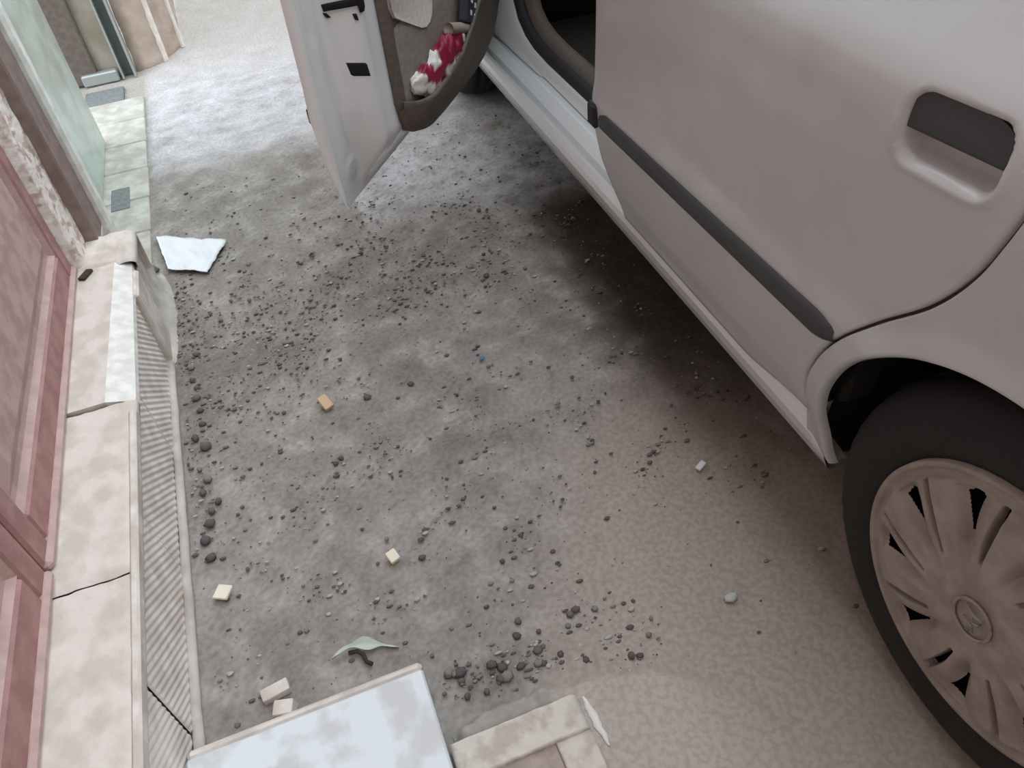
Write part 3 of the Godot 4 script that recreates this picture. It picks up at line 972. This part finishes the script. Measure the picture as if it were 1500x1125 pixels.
	for s in [0.0, 1.0]:
		for p in [[Vector3(0.07, 0.93, -1.96), Vector3(0.24, 1.43, -1.28)], [Vector3(0.075, 0.92, -0.96), Vector3(0.225, 1.45, -0.92)], [Vector3(0.08, 0.92, 0.1), Vector3(0.25, 1.42, 0.3)]]:
			var pl := mb()
			var path := []
			for q in p: path.append(Vector3(q.x if s == 0.0 else 1.48 - q.x, q.y, q.z))
			tube(pl, path, 0.035, 10)
			put("window_pillar", done(pl), M.paint, car)

func polar_tyre() -> ArrayMesh:
	var prof := [[0.02, 0.172], [0.010, 0.178], [0.002, 0.190], [-0.003, 0.205], [-0.004, 0.222], [-0.001, 0.238], [0.004, 0.250], [0.010, 0.260], [0.018, 0.267], [0.028, 0.2715], [0.045, 0.274], [0.046, 0.268], [0.052, 0.268], [0.053, 0.2745], [0.077, 0.275], [0.078, 0.268], [0.084, 0.268], [0.085, 0.275], [0.110, 0.2745], [0.111, 0.268], [0.117, 0.268], [0.118, 0.273], [0.135, 0.270], [0.148, 0.258], [0.158, 0.235], [0.156, 0.20], [0.14, 0.172]]
	var st := mb()
	var rows := []
	for i in 97:
		var a := TAU * i / 96.0
		var row := PackedVector3Array()
		for p in prof:
			var r: float = p[1]
			if p[0] > 0.008 and p[0] < 0.03 and i % 2 == 0: r -= 0.0015
			row.append(Vector3(p[0], r * sin(a), -r * cos(a)))
		rows.append(row)
	grid(st, rows)
	return done(st)

func cap_hole(r: float, deg: float) -> float:
	# > 0 inside one of the nine vents
	var a := fposmod(deg - 21.0 - 75.0 * (r - 0.14) + 20.0, 40.0) - 20.0
	var ag := fposmod(deg - 36.5 - 75.0 * (r - 0.14) + 20.0, 40.0) - 20.0
	if (absf(fposmod(deg, 360.0) - 77.0) < 9.0 or absf(fposmod(deg, 360.0) - 283.0) < 9.0) and r > 0.098 and r < 0.158: return 1.4 - absf(ag)
	var t := (r - 0.108) / 0.052
	if t < 0.0 or t > 1.0: return -1.0
	var half := lerpf(0.8, 4.6, pow(t, 1.2)) * smooth(1.0, 0.9, t)
	return half - absf(a)

func cap_x(r: float, deg: float) -> float:
	var x := -0.006 - 0.012 * (1.0 - pow(r / 0.185, 2.0))
	if r > 0.164: x += 0.008 * smooth(0.164, 0.169, r) - 0.006 * smooth(0.174, 0.180, r)
	var av := fposmod(deg - 21.0 - 75.0 * (r - 0.14) + 20.0, 40.0) - 20.0
	var ag := fposmod(deg - 36.5 - 75.0 * (r - 0.14) + 20.0, 40.0) - 20.0
	var along := smooth(0.055, 0.10, r) * smooth(0.168, 0.160, r)
	x += 0.015 * along * exp(-pow(av / (5.0 + 3.0 * smooth(0.1, 0.16, r)), 2.0))
	var gl := smooth(0.076, 0.084, r) * smooth(0.167, 0.160, r)
	var w := 0.0058 / r * 57.3 * (0.6 + 0.4 * smooth(0.08, 0.12, r))
	x += 0.016 * gl * smooth(w, w * 0.5, absf(ag))
	x += 0.006 * smooth(0.040, 0.034, r) * 0.3
	return x

func make_hubcap() -> ArrayMesh:
	var st := mb()
	var na := 900
	var rad := PackedFloat32Array([0.001])
	var r := 0.006
	while r < 0.1845:
		rad.append(r)
		r += 0.0045 if r < 0.07 else 0.0018
	rad.append(0.185)
	var rows := []
	for i in na + 1:
		var deg := 360.0 * i / na
		var row := PackedVector3Array()
		for q in rad:
			var sw := deg + 75.0 * (q - 0.14)
			row.append(Vector3(cap_x(q, sw), q * sin(deg_to_rad(sw)), -q * cos(deg_to_rad(sw))))
		var a := deg_to_rad(deg + 75.0 * (0.1855 - 0.14))
		row.append(Vector3(0.006, 0.1855 * sin(a), -0.1855 * cos(a)))
		rows.append(row)
	for i in na:
		var p: PackedVector3Array = rows[i]
		var q: PackedVector3Array = rows[i + 1]
		for j in p.size() - 1:
			if j < rad.size() - 1 and cap_hole((rad[j] + rad[j + 1]) * 0.5, 360.0 * (i + 0.5) / na + 75.0 * ((rad[j] + rad[j + 1]) * 0.5 - 0.14)) > 0.0: continue
			quad(st, p[j], q[j], q[j + 1], p[j + 1])
	return done(st)

func wheels(car: Node3D) -> void:
	var tyre := polar_tyre()
	var cap := make_hubcap()
	var wheel := node("wheel", Vector3(0.0, TYRE_R - 0.002, 0.0), car)
	put("tyre", tyre, M.tyre, wheel)
	put("hubcap", cap, M.hubcap, wheel)
	var rm := mb()
	var rows := []
	for i in 49:
		var a := TAU * i / 48.0
		var row := PackedVector3Array()
		for p in [[0.012, 0.18], [0.03, 0.168], [0.05, 0.162], [0.055, 0.11], [0.04, 0.06], [0.04, 0.001]]:
			row.append(Vector3(p[0], p[1] * sin(a), -p[1] * cos(a)))
		rows.append(row)
	grid(rm, rows)
	put("rim", done(rm), M.rim, wheel)
	# emblem: an oval ring round two angular strokes, as it looks in the middle of the cap
	var em := mb()
	var path := []
	for i in 41:
		var a := TAU * i / 40.0
		path.append(Vector3(-0.0185, 0.027 * sin(a), -0.0255 * cos(a)))
	tube(em, path, 0.0022, 6)
	for stroke in [[Vector2(-0.014, 0.016), Vector2(0.0, 0.010), Vector2(0.012, 0.012), Vector2(0.010, 0.002), Vector2(0.002, -0.001)], [Vector2(-0.010, -0.005), Vector2(0.004, -0.006), Vector2(0.008, -0.014), Vector2(0.0, -0.019)]]:
		var sp := []
		for q in stroke: sp.append(Vector3(-0.0195, q.y, q.x))
		tube(em, sp, 0.0014, 6)
	var emb := put("emblem", done(em), M.hubcap, wheel)
	tag(emb, "round raised emblem in the middle of the wheel cover")
	for p in [Vector3(0.0, 0.273, -2.36), Vector3(1.48, 0.273, 0.0), Vector3(1.48, 0.273, -2.36)]:
		var c: Node3D = wheel.duplicate()
		c.name = "wheel"
		car.add_child(c, true)
		c.position = p
		if p.x > 1.0: c.rotation.y = PI

# the open front door, in its own frame: x inwards, y up, z from the hinge to the free edge
const DOOR_SKIN := [[0.27, 0.036], [0.33, 0.020], [0.40, 0.010], [0.47, 0.004], [0.535, 0.008], [0.70, 0.012], [0.78, 0.012], [0.84, 0.035], [0.935, 0.07]]

func door_in(s: float, y: float) -> float:
	var d := 0.93 - s
	var low := smooth(0.27, 0.40, y)
	var d0 := 0.034 + 0.03 * smooth(0.47, 0.33, y)
	var n := 0.036 + 0.010 * smooth(0.0, 0.03, d) * low
	n += 0.072 * smooth(d0, 0.094, d) * low + 0.010 * smooth(0.098, 0.13, d) * low
	n += 0.008 * exp(-pow((d - 0.042 - 0.072 * (0.683 - y)) / 0.005, 2.0)) * smooth(0.44, 0.47, y)
	n -= 0.004 * smooth(0.010, 0.006, absf(d - 0.022)) * smooth(0.60, 0.63, y)
	n += 0.0035 * smooth(0.030, 0.018, Vector2(d - 0.047, y - 0.345).length())
	return n

func front_door(car: Node3D) -> void:
	var hinge := Vector3(0.0, 0.0, -2.03)
	# outer skin
	var st := mb()
	var rows := []
	for i in 61:
		var y := lerpf(0.27, 0.935, i / 60.0)
		var row := PackedVector3Array()
		for j in 41:
			var s := lerpf(0.0, 0.932, j / 40.0)
			row.append(Vector3(lerp_list(DOOR_SKIN, y), y, s))
		rows.append(row)
	grid(st, rows)
	var door := put("front_door", done(st), M.paint, car)
	door.position = hinge
	door.rotation.y = deg_to_rad(-37.0) - CAR_TURN
	tag(door, "open front door swung out from the car")
	# inner pressing with its deep rear face
	var ip := mb()
	rows = []
	for i in 101:
		var y := lerpf(0.27, 0.935, i / 100.0)
		var row := PackedVector3Array()
		row.append(Vector3(0.03, y, -0.002))
		for j in 121:
			var t := j / 120.0
			var s := 0.93 * (1.0 - pow(1.0 - t, 1.5)) if t < 1.0 else 0.93
			row.append(Vector3(maxf(door_in(s, y), 0.036) if y < 0.80 else lerpf(door_in(s, y), 0.085, smooth(0.8, 0.93, y)), y, s))
		row.append(Vector3(lerp_list(DOOR_SKIN, y) + 0.004, y, 0.933))
		row.append(Vector3(lerp_list(DOOR_SKIN, y) - 0.001, y, 0.932))
		rows.append(row)
	grid(ip, rows, true)
	put("inner_panel", done(ip), M.inner_paint, door)
	# latch opening and lock
	var face := func(d: float, y: float, lift: float) -> Vector3:
		var s := 0.93 - d
		var p := Vector3(door_in(s, y), y, s)
		var du := Vector3(door_in(s - 0.004, y) - p.x, 0, -0.004).normalized()
		return p + Vector3(-du.z, 0, du.x) * lift
	var hole := mb()
	var patch := func(st2: SurfaceTool, corners: Array, lift: float) -> void:
		var rws := []
		for i in 7:
			var row := PackedVector3Array()
			for j in 7:
				var a: Vector2 = corners[0].lerp(corners[1], j / 6.0)
				var b: Vector2 = corners[3].lerp(corners[2], j / 6.0)
				var q := a.lerp(b, i / 6.0)
				row.append(face.call(q.x, q.y, lift - (0.004 if i == 0 or j == 0 or i == 6 or j == 6 else 0.0)))
			rws.append(row)
		grid(st2, rws, true)
	patch.call(hole, [Vector2(0.059, 0.563), Vector2(0.084, 0.554), Vector2(0.086, 0.523), Vector2(0.062, 0.531)], 0.0022)
	put("latch_opening", done(hole), M.black, door)
	var lock := mb()
	patch.call(lock, [Vector2(0.050, 0.671), Vector2(0.090, 0.673), Vector2(0.090, 0.658), Vector2(0.051, 0.658)], 0.006)
	patch.call(lock, [Vector2(0.082, 0.70), Vector2(0.096, 0.70), Vector2(0.096, 0.645), Vector2(0.086, 0.645)], 0.008)
	patch.call(lock, [Vector2(0.048, 0.657), Vector2(0.054, 0.655), Vector2(0.058, 0.645), Vector2(0.053, 0.645)], 0.003)
	patch.call(lock, [Vector2(0.077, 0.646), Vector2(0.083, 0.645), Vector2(0.084, 0.631), Vector2(0.079, 0.633)], 0.003)
	put("door_lock", done(lock), M.black, door)
	# rubbing strip on the outer skin, its end just showing past the edge
	var rb := mb(false)
	cbox(rb, Vector3(0.0, 0.472, 0.462), Vector3(0.012, 0.036, 0.93), 0.005)
	put("rubbing_strip", done(rb), M.black_trim, door)
	# trim board
	var low := func(s: float) -> float:
		return lerp_list([[0.06, 0.60], [0.10, 0.50], [0.149, 0.441], [0.20, 0.398], [0.247, 0.371], [0.32, 0.352], [0.40, 0.344], [0.62, 0.346], [0.70, 0.351], [0.745, 0.361], [0.772, 0.375], [0.788, 0.393], [0.798, 0.42], [0.803, 0.45]], s)
	var tb := mb()
	rows = []
	for j in 81:
		var s := lerpf(0.06, 0.803, j / 80.0)
		var b: float = low.call(s)
		var row := PackedVector3Array()
		row.append(Vector3(0.118, b, s))
		row.append(Vector3(0.128, b, s))
		for i in 41:
			var v := pow(i / 40.0, 1.5)
			var y := lerpf(b + 0.001, 0.92, v)
			var e := smooth(0.0, 0.02, y - b) * smooth(0.0, 0.016, 0.806 - s)
			row.append(Vector3(0.130 + 0.018 * e, y, s))
		rows.append(row)
	grid(tb, rows)
	put("trim_board", done(tb), M.trim_brown, door)
	# lighter moulded field round the armrest, and the cloth insert
	var fld := mb()
	rows = []
	for j in 41:
		var s := lerpf(0.10, 0.789, j / 40.0)
		var b: float = low.call(s)
		var row := PackedVector3Array()
		var y0 := b + 0.02
		for i in 17:
			var y := lerpf(y0, 0.60 + 0.1 * smooth(0.5, 0.8, s) * 0.0, i / 16.0)
			var e := smooth(0.0, 0.1, i / 16.0) * smooth(0.0, 0.03, 0.792 - s) * smooth(1.0, 0.9, i / 16.0)
			row.append(Vector3(0.1475 + 0.004 * e - 0.001 * (1.0 - e), y, s))
		rows.append(row)
	grid(fld, rows)
	put("trim_field", done(fld), M.trim_grey, door)
	var ins := mb()
	var pts := PackedVector2Array([Vector2(0.786, 0.632), Vector2(0.776, 0.612), Vector2(0.70, 0.572), Vector2(0.66, 0.552), Vector2(0.635, 0.545), Vector2(0.612, 0.548), Vector2(0.595, 0.56), Vector2(0.584, 0.585), Vector2(0.57, 0.65), Vector2(0.53, 0.80), Vector2(0.76, 0.86), Vector2(0.78, 0.75)])
	prism(ins, pts, 0, 0.146, 0.1545)
	put("cloth_insert", done(ins), M.trim_beige, door)
	# map pocket: a bulging outer wall along the lower edge
	var rim := [[0.10, 0.62], [0.20, 0.58], [0.30, 0.545], [0.384, 0.515], [0.436, 0.488], [0.525, 0.453], [0.625, 0.439], [0.70, 0.437], [0.76, 0.437], [0.80, 0.452]]
	var pk := mb()
	rows = []
	for j in 61:
		var s := lerpf(0.10, 0.800, j / 60.0)
		var b: float = low.call(s)
		var t := lerp_list(rim, s)
		var bulge := smooth(0.10, 0.16, s) * smooth(0.803, 0.72, s)
		rows.append(PackedVector3Array([Vector3(0.135, b - 0.001, s), Vector3(0.146 + 0.014 * bulge, b + 0.006, s), Vector3(0.148 + 0.030 * bulge, lerpf(b, t, 0.5), s), Vector3(0.149 + 0.040 * bulge, t - 0.008, s), Vector3(0.149 + 0.041 * bulge, t, s), Vector3(0.147 + 0.036 * bulge, t + 0.002, s), Vector3(0.147 + 0.032 * bulge, t - 0.006, s), Vector3(0.147 + 0.022 * bulge, lerpf(b, t, 0.4), s)]))
	grid(pk, rows)
	put("map_pocket", done(pk), M.trim_brown, door)
	var fr := mb()
	tube(fr, [Vector3(0.06, 0.93, 0.04), Vector3(0.15, 1.2, 0.36), Vector3(0.22, 1.42, 0.70), Vector3(0.23, 1.44, 0.86), Vector3(0.20, 1.36, 0.90), Vector3(0.07, 0.93, 0.92)], 0.02, 8)
	put("window_frame", done(fr), M.black_trim, door)
	var gl := mb()
	grid(gl, [PackedVector3Array([Vector3(0.06, 0.93, 0.05), Vector3(0.07, 0.93, 0.92)]), PackedVector3Array([Vector3(0.21, 1.40, 0.66), Vector3(0.21, 1.40, 0.89)])])
	put("side_window", done(gl), M.glass, door)
	# what is stuffed into the pocket: things of their own
	var dt := Transform3D(Basis(Vector3.UP, CAR_TURN), CAR_AT) * Transform3D(Basis(Vector3.UP, deg_to_rad(-37.0) - CAR_TURN), hinge)
	var bag := crumple("plastic_bag", dt, [Vector3(0.158, 0.472, 0.765), Vector3(0.165, 0.455, 0.71), Vector3(0.170, 0.456, 0.62), Vector3(0.170, 0.466, 0.53), Vector3(0.168, 0.468, 0.475)], [0.014, 0.034, 0.044, 0.038, 0.018], func(p: Vector3) -> Color:
		var q := fine.get_noise_2d(p.z * 9.0, p.y * 12.0)
		var red := p.z < 0.71 + 0.05 * q and p.z > 0.50 + 0.04 * q and p.y > 0.452 + 0.03 * q - (0.5 - absf(p.z - 0.6)) * 0.01 and not (absf(p.z - 0.665) < 0.018 and p.y > 0.472)
		return c8(150, 30, 62).srgb_to_linear() if red else c8(236, 232, 226).srgb_to_linear())
	tag(bag, "crumpled red and white plastic bag stuffed in the open door's pocket", "plastic bag")
	var rl := mb()
	var path := []
	for i in 9: path.append(dt * Vector3(0.170 + 0.002 * sin(i), lerpf(0.512, 0.478, i / 8.0), lerpf(0.555, 0.455, i / 8.0)))
	tube(rl, path, 0.013, 12)
	var roll := put("cloth_roll", done(rl), M.roll)
	tag(roll, "beige rolled cloth in the door pocket behind the red and white bag", "cloth")
	var pb := mb(false)
	cbox(pb, Vector3.ZERO, Vector3(0.022, 0.09, 0.07), 0.004)
	var pack := put("dark_packet", done(pb), M.dark_pack)
	pack.transform = dt * Transform3D(Basis.from_euler(Vector3(-0.5, 0, 0)), Vector3(0.174, 0.524, 0.425))
	tag(pack, "dark packet with small white marks at the front of the door pocket", "packet")
	for q in [Vector2(-0.020, -0.002), Vector2(0.004, 0.004), Vector2(-0.020, -0.026), Vector2(0.006, -0.022), Vector2(-0.004, 0.022)]:
		var d := mb(false)
		cbox(d, Vector3(0.0112, q.y, q.x), Vector3(0.002, 0.011, 0.011), 0.001)
		put("white_mark", done(d), M.white_plastic, pack)

func crumple(called: String, t: Transform3D, spine: Array, rad: Array, colour: Callable) -> MeshInstance3D:
	var st := mb()
	var rows := []
	var n := 48
	for i in n + 1:
		var u := i / float(n) * (spine.size() - 1)
		var k := mini(int(u), spine.size() - 2)
		var c: Vector3 = spine[k].lerp(spine[k + 1], u - k)
		var r: float = lerpf(rad[k], rad[k + 1], u - k) * (0.05 if i == 0 or i == n else 1.0)
		var row := PackedVector3Array()
		for j in 33:
			var a := TAU * j / 32.0
			var dir := Vector3(cos(a) * 0.42, sin(a), 0.0)
			var f := 1.0 + 0.55 * fine.get_noise_3d(c.z * 30.0, cos(a) * 1.2, sin(a) * 1.2)
			row.append(c + dir * r * f)
		rows.append(row)
	for i in n:
		for j in 32:
			for q in [[0, 0], [0, 1], [1, 1], [0, 0], [1, 1], [1, 0]]:
				var p: Vector3 = rows[i + q[0]][j + q[1]]
				st.set_color(colour.call(p))
				st.add_vertex(t * p)
	return put(called, done(st), M.printed)

# ---------------------------------------------------------------- litter
func sheet(called: String, corners: Array, m: Material, thick := 0.002, ripple := 0.006, n := 20) -> MeshInstance3D:
	var st := mb()
	var c := Vector3.ZERO
	for q in corners: c += q / 4.0
	var top := []
	var bot := []
	for i in n + 1:
		var rt := PackedVector3Array()
		var rb := PackedVector3Array()
		for j in n + 1:
			var a: Vector3 = corners[0].lerp(corners[1], j / float(n))
			var b: Vector3 = corners[3].lerp(corners[2], j / float(n))
			var p := a.lerp(b, i / float(n))
			p.y += ripple * (0.8 + fine.get_noise_2d(p.x * 14.0 + 3.0, p.z * 14.0)) + 0.001
			p.x += 0.002 * fine.get_noise_1d(p.z * 30.0) * (1.0 if j == 0 or j == n else 0.0) * clampf(ripple * 200.0, 0.0, 1.0)
			rt.append(p - c + Vector3(0, thick, 0))
			rb.append(p - c)
		top.append(rt); bot.append(rb)
	grid(st, top)
	grid(st, bot, true)
	var last := n
	for k in n:
		quad(st, top[0][k], top[0][k + 1], bot[0][k + 1], bot[0][k])
		quad(st, top[last][k + 1], top[last][k], bot[last][k], bot[last][k + 1])
		quad(st, top[k + 1][0], top[k][0], bot[k][0], bot[k + 1][0])
		quad(st, top[k][last], top[k + 1][last], bot[k + 1][last], bot[k][last])
	var o := put(called, done(st), m)
	o.position = c
	return o

func chip(called: String, at: Vector3, size: Vector3, turn: Vector3, m: Material, label: String, category: String) -> void:
	var st := mb(false)
	cbox(st, Vector3.ZERO, size, 0.0012)
	var o := put(called, done(st), m)
	o.position = at
	o.rotation = turn
	tag(o, label, category)

func litter() -> void:
	var p := sheet("plastic_sheet", [Vector3(-0.375, 0.004, -2.114), Vector3(-0.19, 0.004, -1.996), Vector3(-0.253, 0.004, -1.862), Vector3(-0.349, 0.004, -1.926)], M.white_plastic, 0.0015, 0.007)
	tag(p, "white plastic sheet lying flat on the ground beyond the doorstep", "plastic sheet")
	chip("wood_chip", Vector3(-0.055, 0.012, -1.238), Vector3(0.020, 0.010, 0.034), Vector3(0.3, 0.35, 0.1), M.wood, "tan wood chip lying alone in the middle of the grit", "wood chip")
	chip("wood_chip", Vector3(-0.303, 0.009, -0.862), Vector3(0.027, 0.006, 0.026), Vector3(0.05, -0.55, 0.1), M.cream, "cream square wood chip near the ribbed tile riser", "wood chip")
	chip("wood_chip", Vector3(-0.017, 0.010, -0.812), Vector3(0.018, 0.010, 0.022), Vector3(0.2, 0.3, 0.1), M.cream, "small cream chip with a grey corner on the open ground", "wood chip")
	chip("plastic_scrap", Vector3(0.558, 0.006, -0.773), Vector3(0.022, 0.005, 0.011), Vector3(0.1, 0.5, 0.0), M.white_plastic, "small white plastic scrap on the ground before the rear wheel", "scrap")
	chip("plastic_scrap", Vector3(0.289, 0.006, -1.231), Vector3(0.014, 0.003, 0.009), Vector3(0.1, 0.2, 0.1), M.blue, "tiny blue plastic scrap on the open ground", "scrap")
	chip("wood_chip", Vector3(-0.458, 0.2145, -1.640), Vector3(0.016, 0.007, 0.036), Vector3(0.0, -0.5, 0.1), M.twig, "dark brown chip on the far end of the doorstep by the door", "wood chip")
	chip("mortar_lump", Vector3(-0.242, 0.010, -0.650), Vector3(0.042, 0.016, 0.020), Vector3(0.05, 0.15, 0.0), M.pale_plaster, "beige mortar lump, the flatter one behind the marble slab", "mortar lump")
	chip("mortar_lump", Vector3(-0.232, 0.012, -0.616), Vector3(0.030, 0.022, 0.022), Vector3(0.1, -0.3, 0.1), M.pale_plaster, "beige mortar lump touching the back edge of the marble slab", "mortar lump")
	var ws := put("white_stone", stone_mesh(5), M.stone)
	ws.mesh = stone_mesh(5, c8(196, 197, 191).srgb_to_linear())
	ws.mesh.surface_set_material(0, M.stone)
	ws.transform = Transform3D(Basis.from_euler(Vector3(0, 0.4, 0)).scaled(Vector3(0.013, 0.006, 0.009)), Vector3(0.463, 0.006, -0.52))
	tag(ws, "white pebble lying on the smooth ground left of the rear wheel", "stone")
	# leaf with a curled edge, and the twig beside it
	var st := mb()
	var top := []
	var bot := []
	var a := Vector3(-0.152, 0, -0.668)
	var b := Vector3(-0.05, 0, -0.650)
	for i in 25:
		var t := i / 24.0
		var c := a.lerp(b, t) + Vector3(0, 0.008 + 0.008 * sin(t * 5.0), -0.012 * sin(t * PI))
		var w := 0.010 * pow(sin(PI * clampf(t, 0.02, 0.98)), 0.8) + 0.0005
		var rt := PackedVector3Array()
		var rb := PackedVector3Array()
		for j in 9:
			var u := j / 8.0 * 2.0 - 1.0
			var q := c + Vector3(-0.1 * w * u, 0.004 * absf(u) + 0.003 * u * sin(t * 9.0), w * u * (0.7 + 0.3 * sin(t * 14.0)))
			rt.append(q)
			rb.append(q - Vector3(0, 0.0008, 0))
		top.append(rt); bot.append(rb)
	grid(st, top)
	grid(st, bot, true)
	var lf := put("leaf", done(st), M.leaf)
	tag(lf, "dry pale green leaf lying behind the marble slab", "leaf")
	var tw := mb()
	tube(tw, [Vector3(-0.125, 0.008, -0.668), Vector3(-0.112, 0.011, -0.664), Vector3(-0.104, 0.010, -0.655), Vector3(-0.102, 0.008, -0.643), Vector3(-0.095, 0.007, -0.636)], 0.0035, 7)
	var t2 := put("twig", done(tw), M.twig)
	tag(t2, "short bent dark twig under the pale green leaf", "twig")

# ---------------------------------------------------------------- stones and grit
func stone_mesh(sd: int, c := Color.WHITE) -> ArrayMesh:
	var r := RandomNumberGenerator.new()
	r.seed = sd
	var st := mb()
	var rows := []
	var off := r.randf() * 50.0
	for i in 5:
		var th := PI * i / 4.0
		var row := PackedVector3Array()
		for j in 7:
			var ph := TAU * (j % 6) / 6.0
			var d := Vector3(sin(th) * cos(ph), cos(th), sin(th) * sin(ph))
			row.append(d * (1.0 + 0.45 * fine.get_noise_3dv(d * 1.3 + Vector3(off, 0, 0))))
		rows.append(row)
	for i in 4:
		for j in 6:
			for q in [[0, 0], [0, 1], [1, 1], [0, 0], [1, 1], [1, 0]]:
				st.set_color(c)
				st.add_vertex(rows[i + q[0]][j + q[1]])
	return done(st)

func clear_spot(x: float, z: float) -> bool:
	if x < -0.345: return false
	if z > -0.6 and x < -0.01: return false
	if z > -0.515 and x < 0.20: return false
	if z > -0.46 and x < 0.45: return false
	return true

func stones() -> void:
	rng.seed = 99
	var greys := [c8(98, 93, 90), c8(112, 106, 101), c8(134, 128, 122), c8(110, 96, 89), c8(176, 172, 166)]
	var kinds := []
	for k in 5:
		var mesh := stone_mesh(20 + k, greys[k].srgb_to_linear())
		mesh.surface_set_material(0, M.stone)
		kinds.append(mesh)
	# the larger stones, one by one
	var spots := []
	for k in 16: spots.append([Vector2(-0.325 + 0.02 * rng.randf(), lerpf(-1.55, -0.95, k / 15.0) + 0.02 * rng.randf()), 0, rng.randf_range(0.006, 0.011)])
	for k in 18: spots.append([Vector2(rng.randf_range(0.0, 0.15), rng.randf_range(-0.585, -0.525)), 1, rng.randf_range(0.005, 0.010)])
	for k in 14: spots.append([Vector2(rng.randf_range(0.12, 0.32), rng.randf_range(-0.62, -0.49)), 1, rng.randf_range(0.004, 0.008)])
	for k in 24: spots.append([Vector2(rng.randf_range(-0.3, 0.5), rng.randf_range(-1.95, -0.7)), 2, rng.randf_range(0.004, 0.008)])
	var labels := ["small %s stone lying against the foot of the ribbed tiles", "small %s stone in the cluster behind the chamber cover", "small %s stone lying loose on the open dusty ground"]
	var groups := ["stones along the ribbed tiles", "stones behind the chamber cover", "loose stones on the open ground"]
	for s in spots:
		var p: Vector2 = s[0]
		if not clear_spot(p.x, p.y): continue
		var o := MeshInstance3D.new()
		o.name = "stone"
		var kd := rng.randi_range(0, 3)
		o.mesh = kinds[kd]
		var r: float = s[2]
		o.transform = Transform3D(Basis.from_euler(Vector3(0, rng.randf() * TAU, 0)).scaled(Vector3(r * rng.randf_range(0.8, 1.3), r * 0.75, r)), Vector3(p.x, r * 0.35, p.y))
		add_child(o, true)
		tag(o, labels[s[1]] % ["charcoal", "dark grey", "mid grey", "brownish"][kd], "stone", groups[s[1]])
	# the grit nobody could count
	for k in 5:
		var list := []
		var tries := 0
		while list.size() < 900 and tries < 10000:
			tries += 1
			var x := rng.randf_range(-0.345, 0.75)
			var z := rng.randf_range(-2.4, -0.4)
			if not clear_spot(x, z) or rng.randf() > stone_density(x, z) * 0.8: continue
			var r := 0.0010 + 0.0034 * pow(rng.randf(), 3.5)
			list.append(Transform3D(Basis.from_euler(Vector3(0, rng.randf() * TAU, 0)).scaled(Vector3(r * rng.randf_range(0.9, 1.9), r * 0.6, r * rng.randf_range(0.7, 1.2))), Vector3(x, r * 0.3, z)))
		var mm := MultiMesh.new()
		mm.transform_format = MultiMesh.TRANSFORM_3D
		mm.mesh = kinds[k]
		mm.instance_count = list.size()
		for i in list.size(): mm.set_instance_transform(i, list[i])
		var mi := MultiMeshInstance3D.new()
		mi.name = "grit"
		mi.multimesh = mm
		add_child(mi, true)
		tag(mi, ["fine charcoal grit scattered over the lane", "fine dark grey grit scattered over the lane", "fine mid grey grit scattered over the lane", "fine brownish grit scattered over the lane", "fine pale grit scattered over the lane"][k], "grit", "", "stuff")
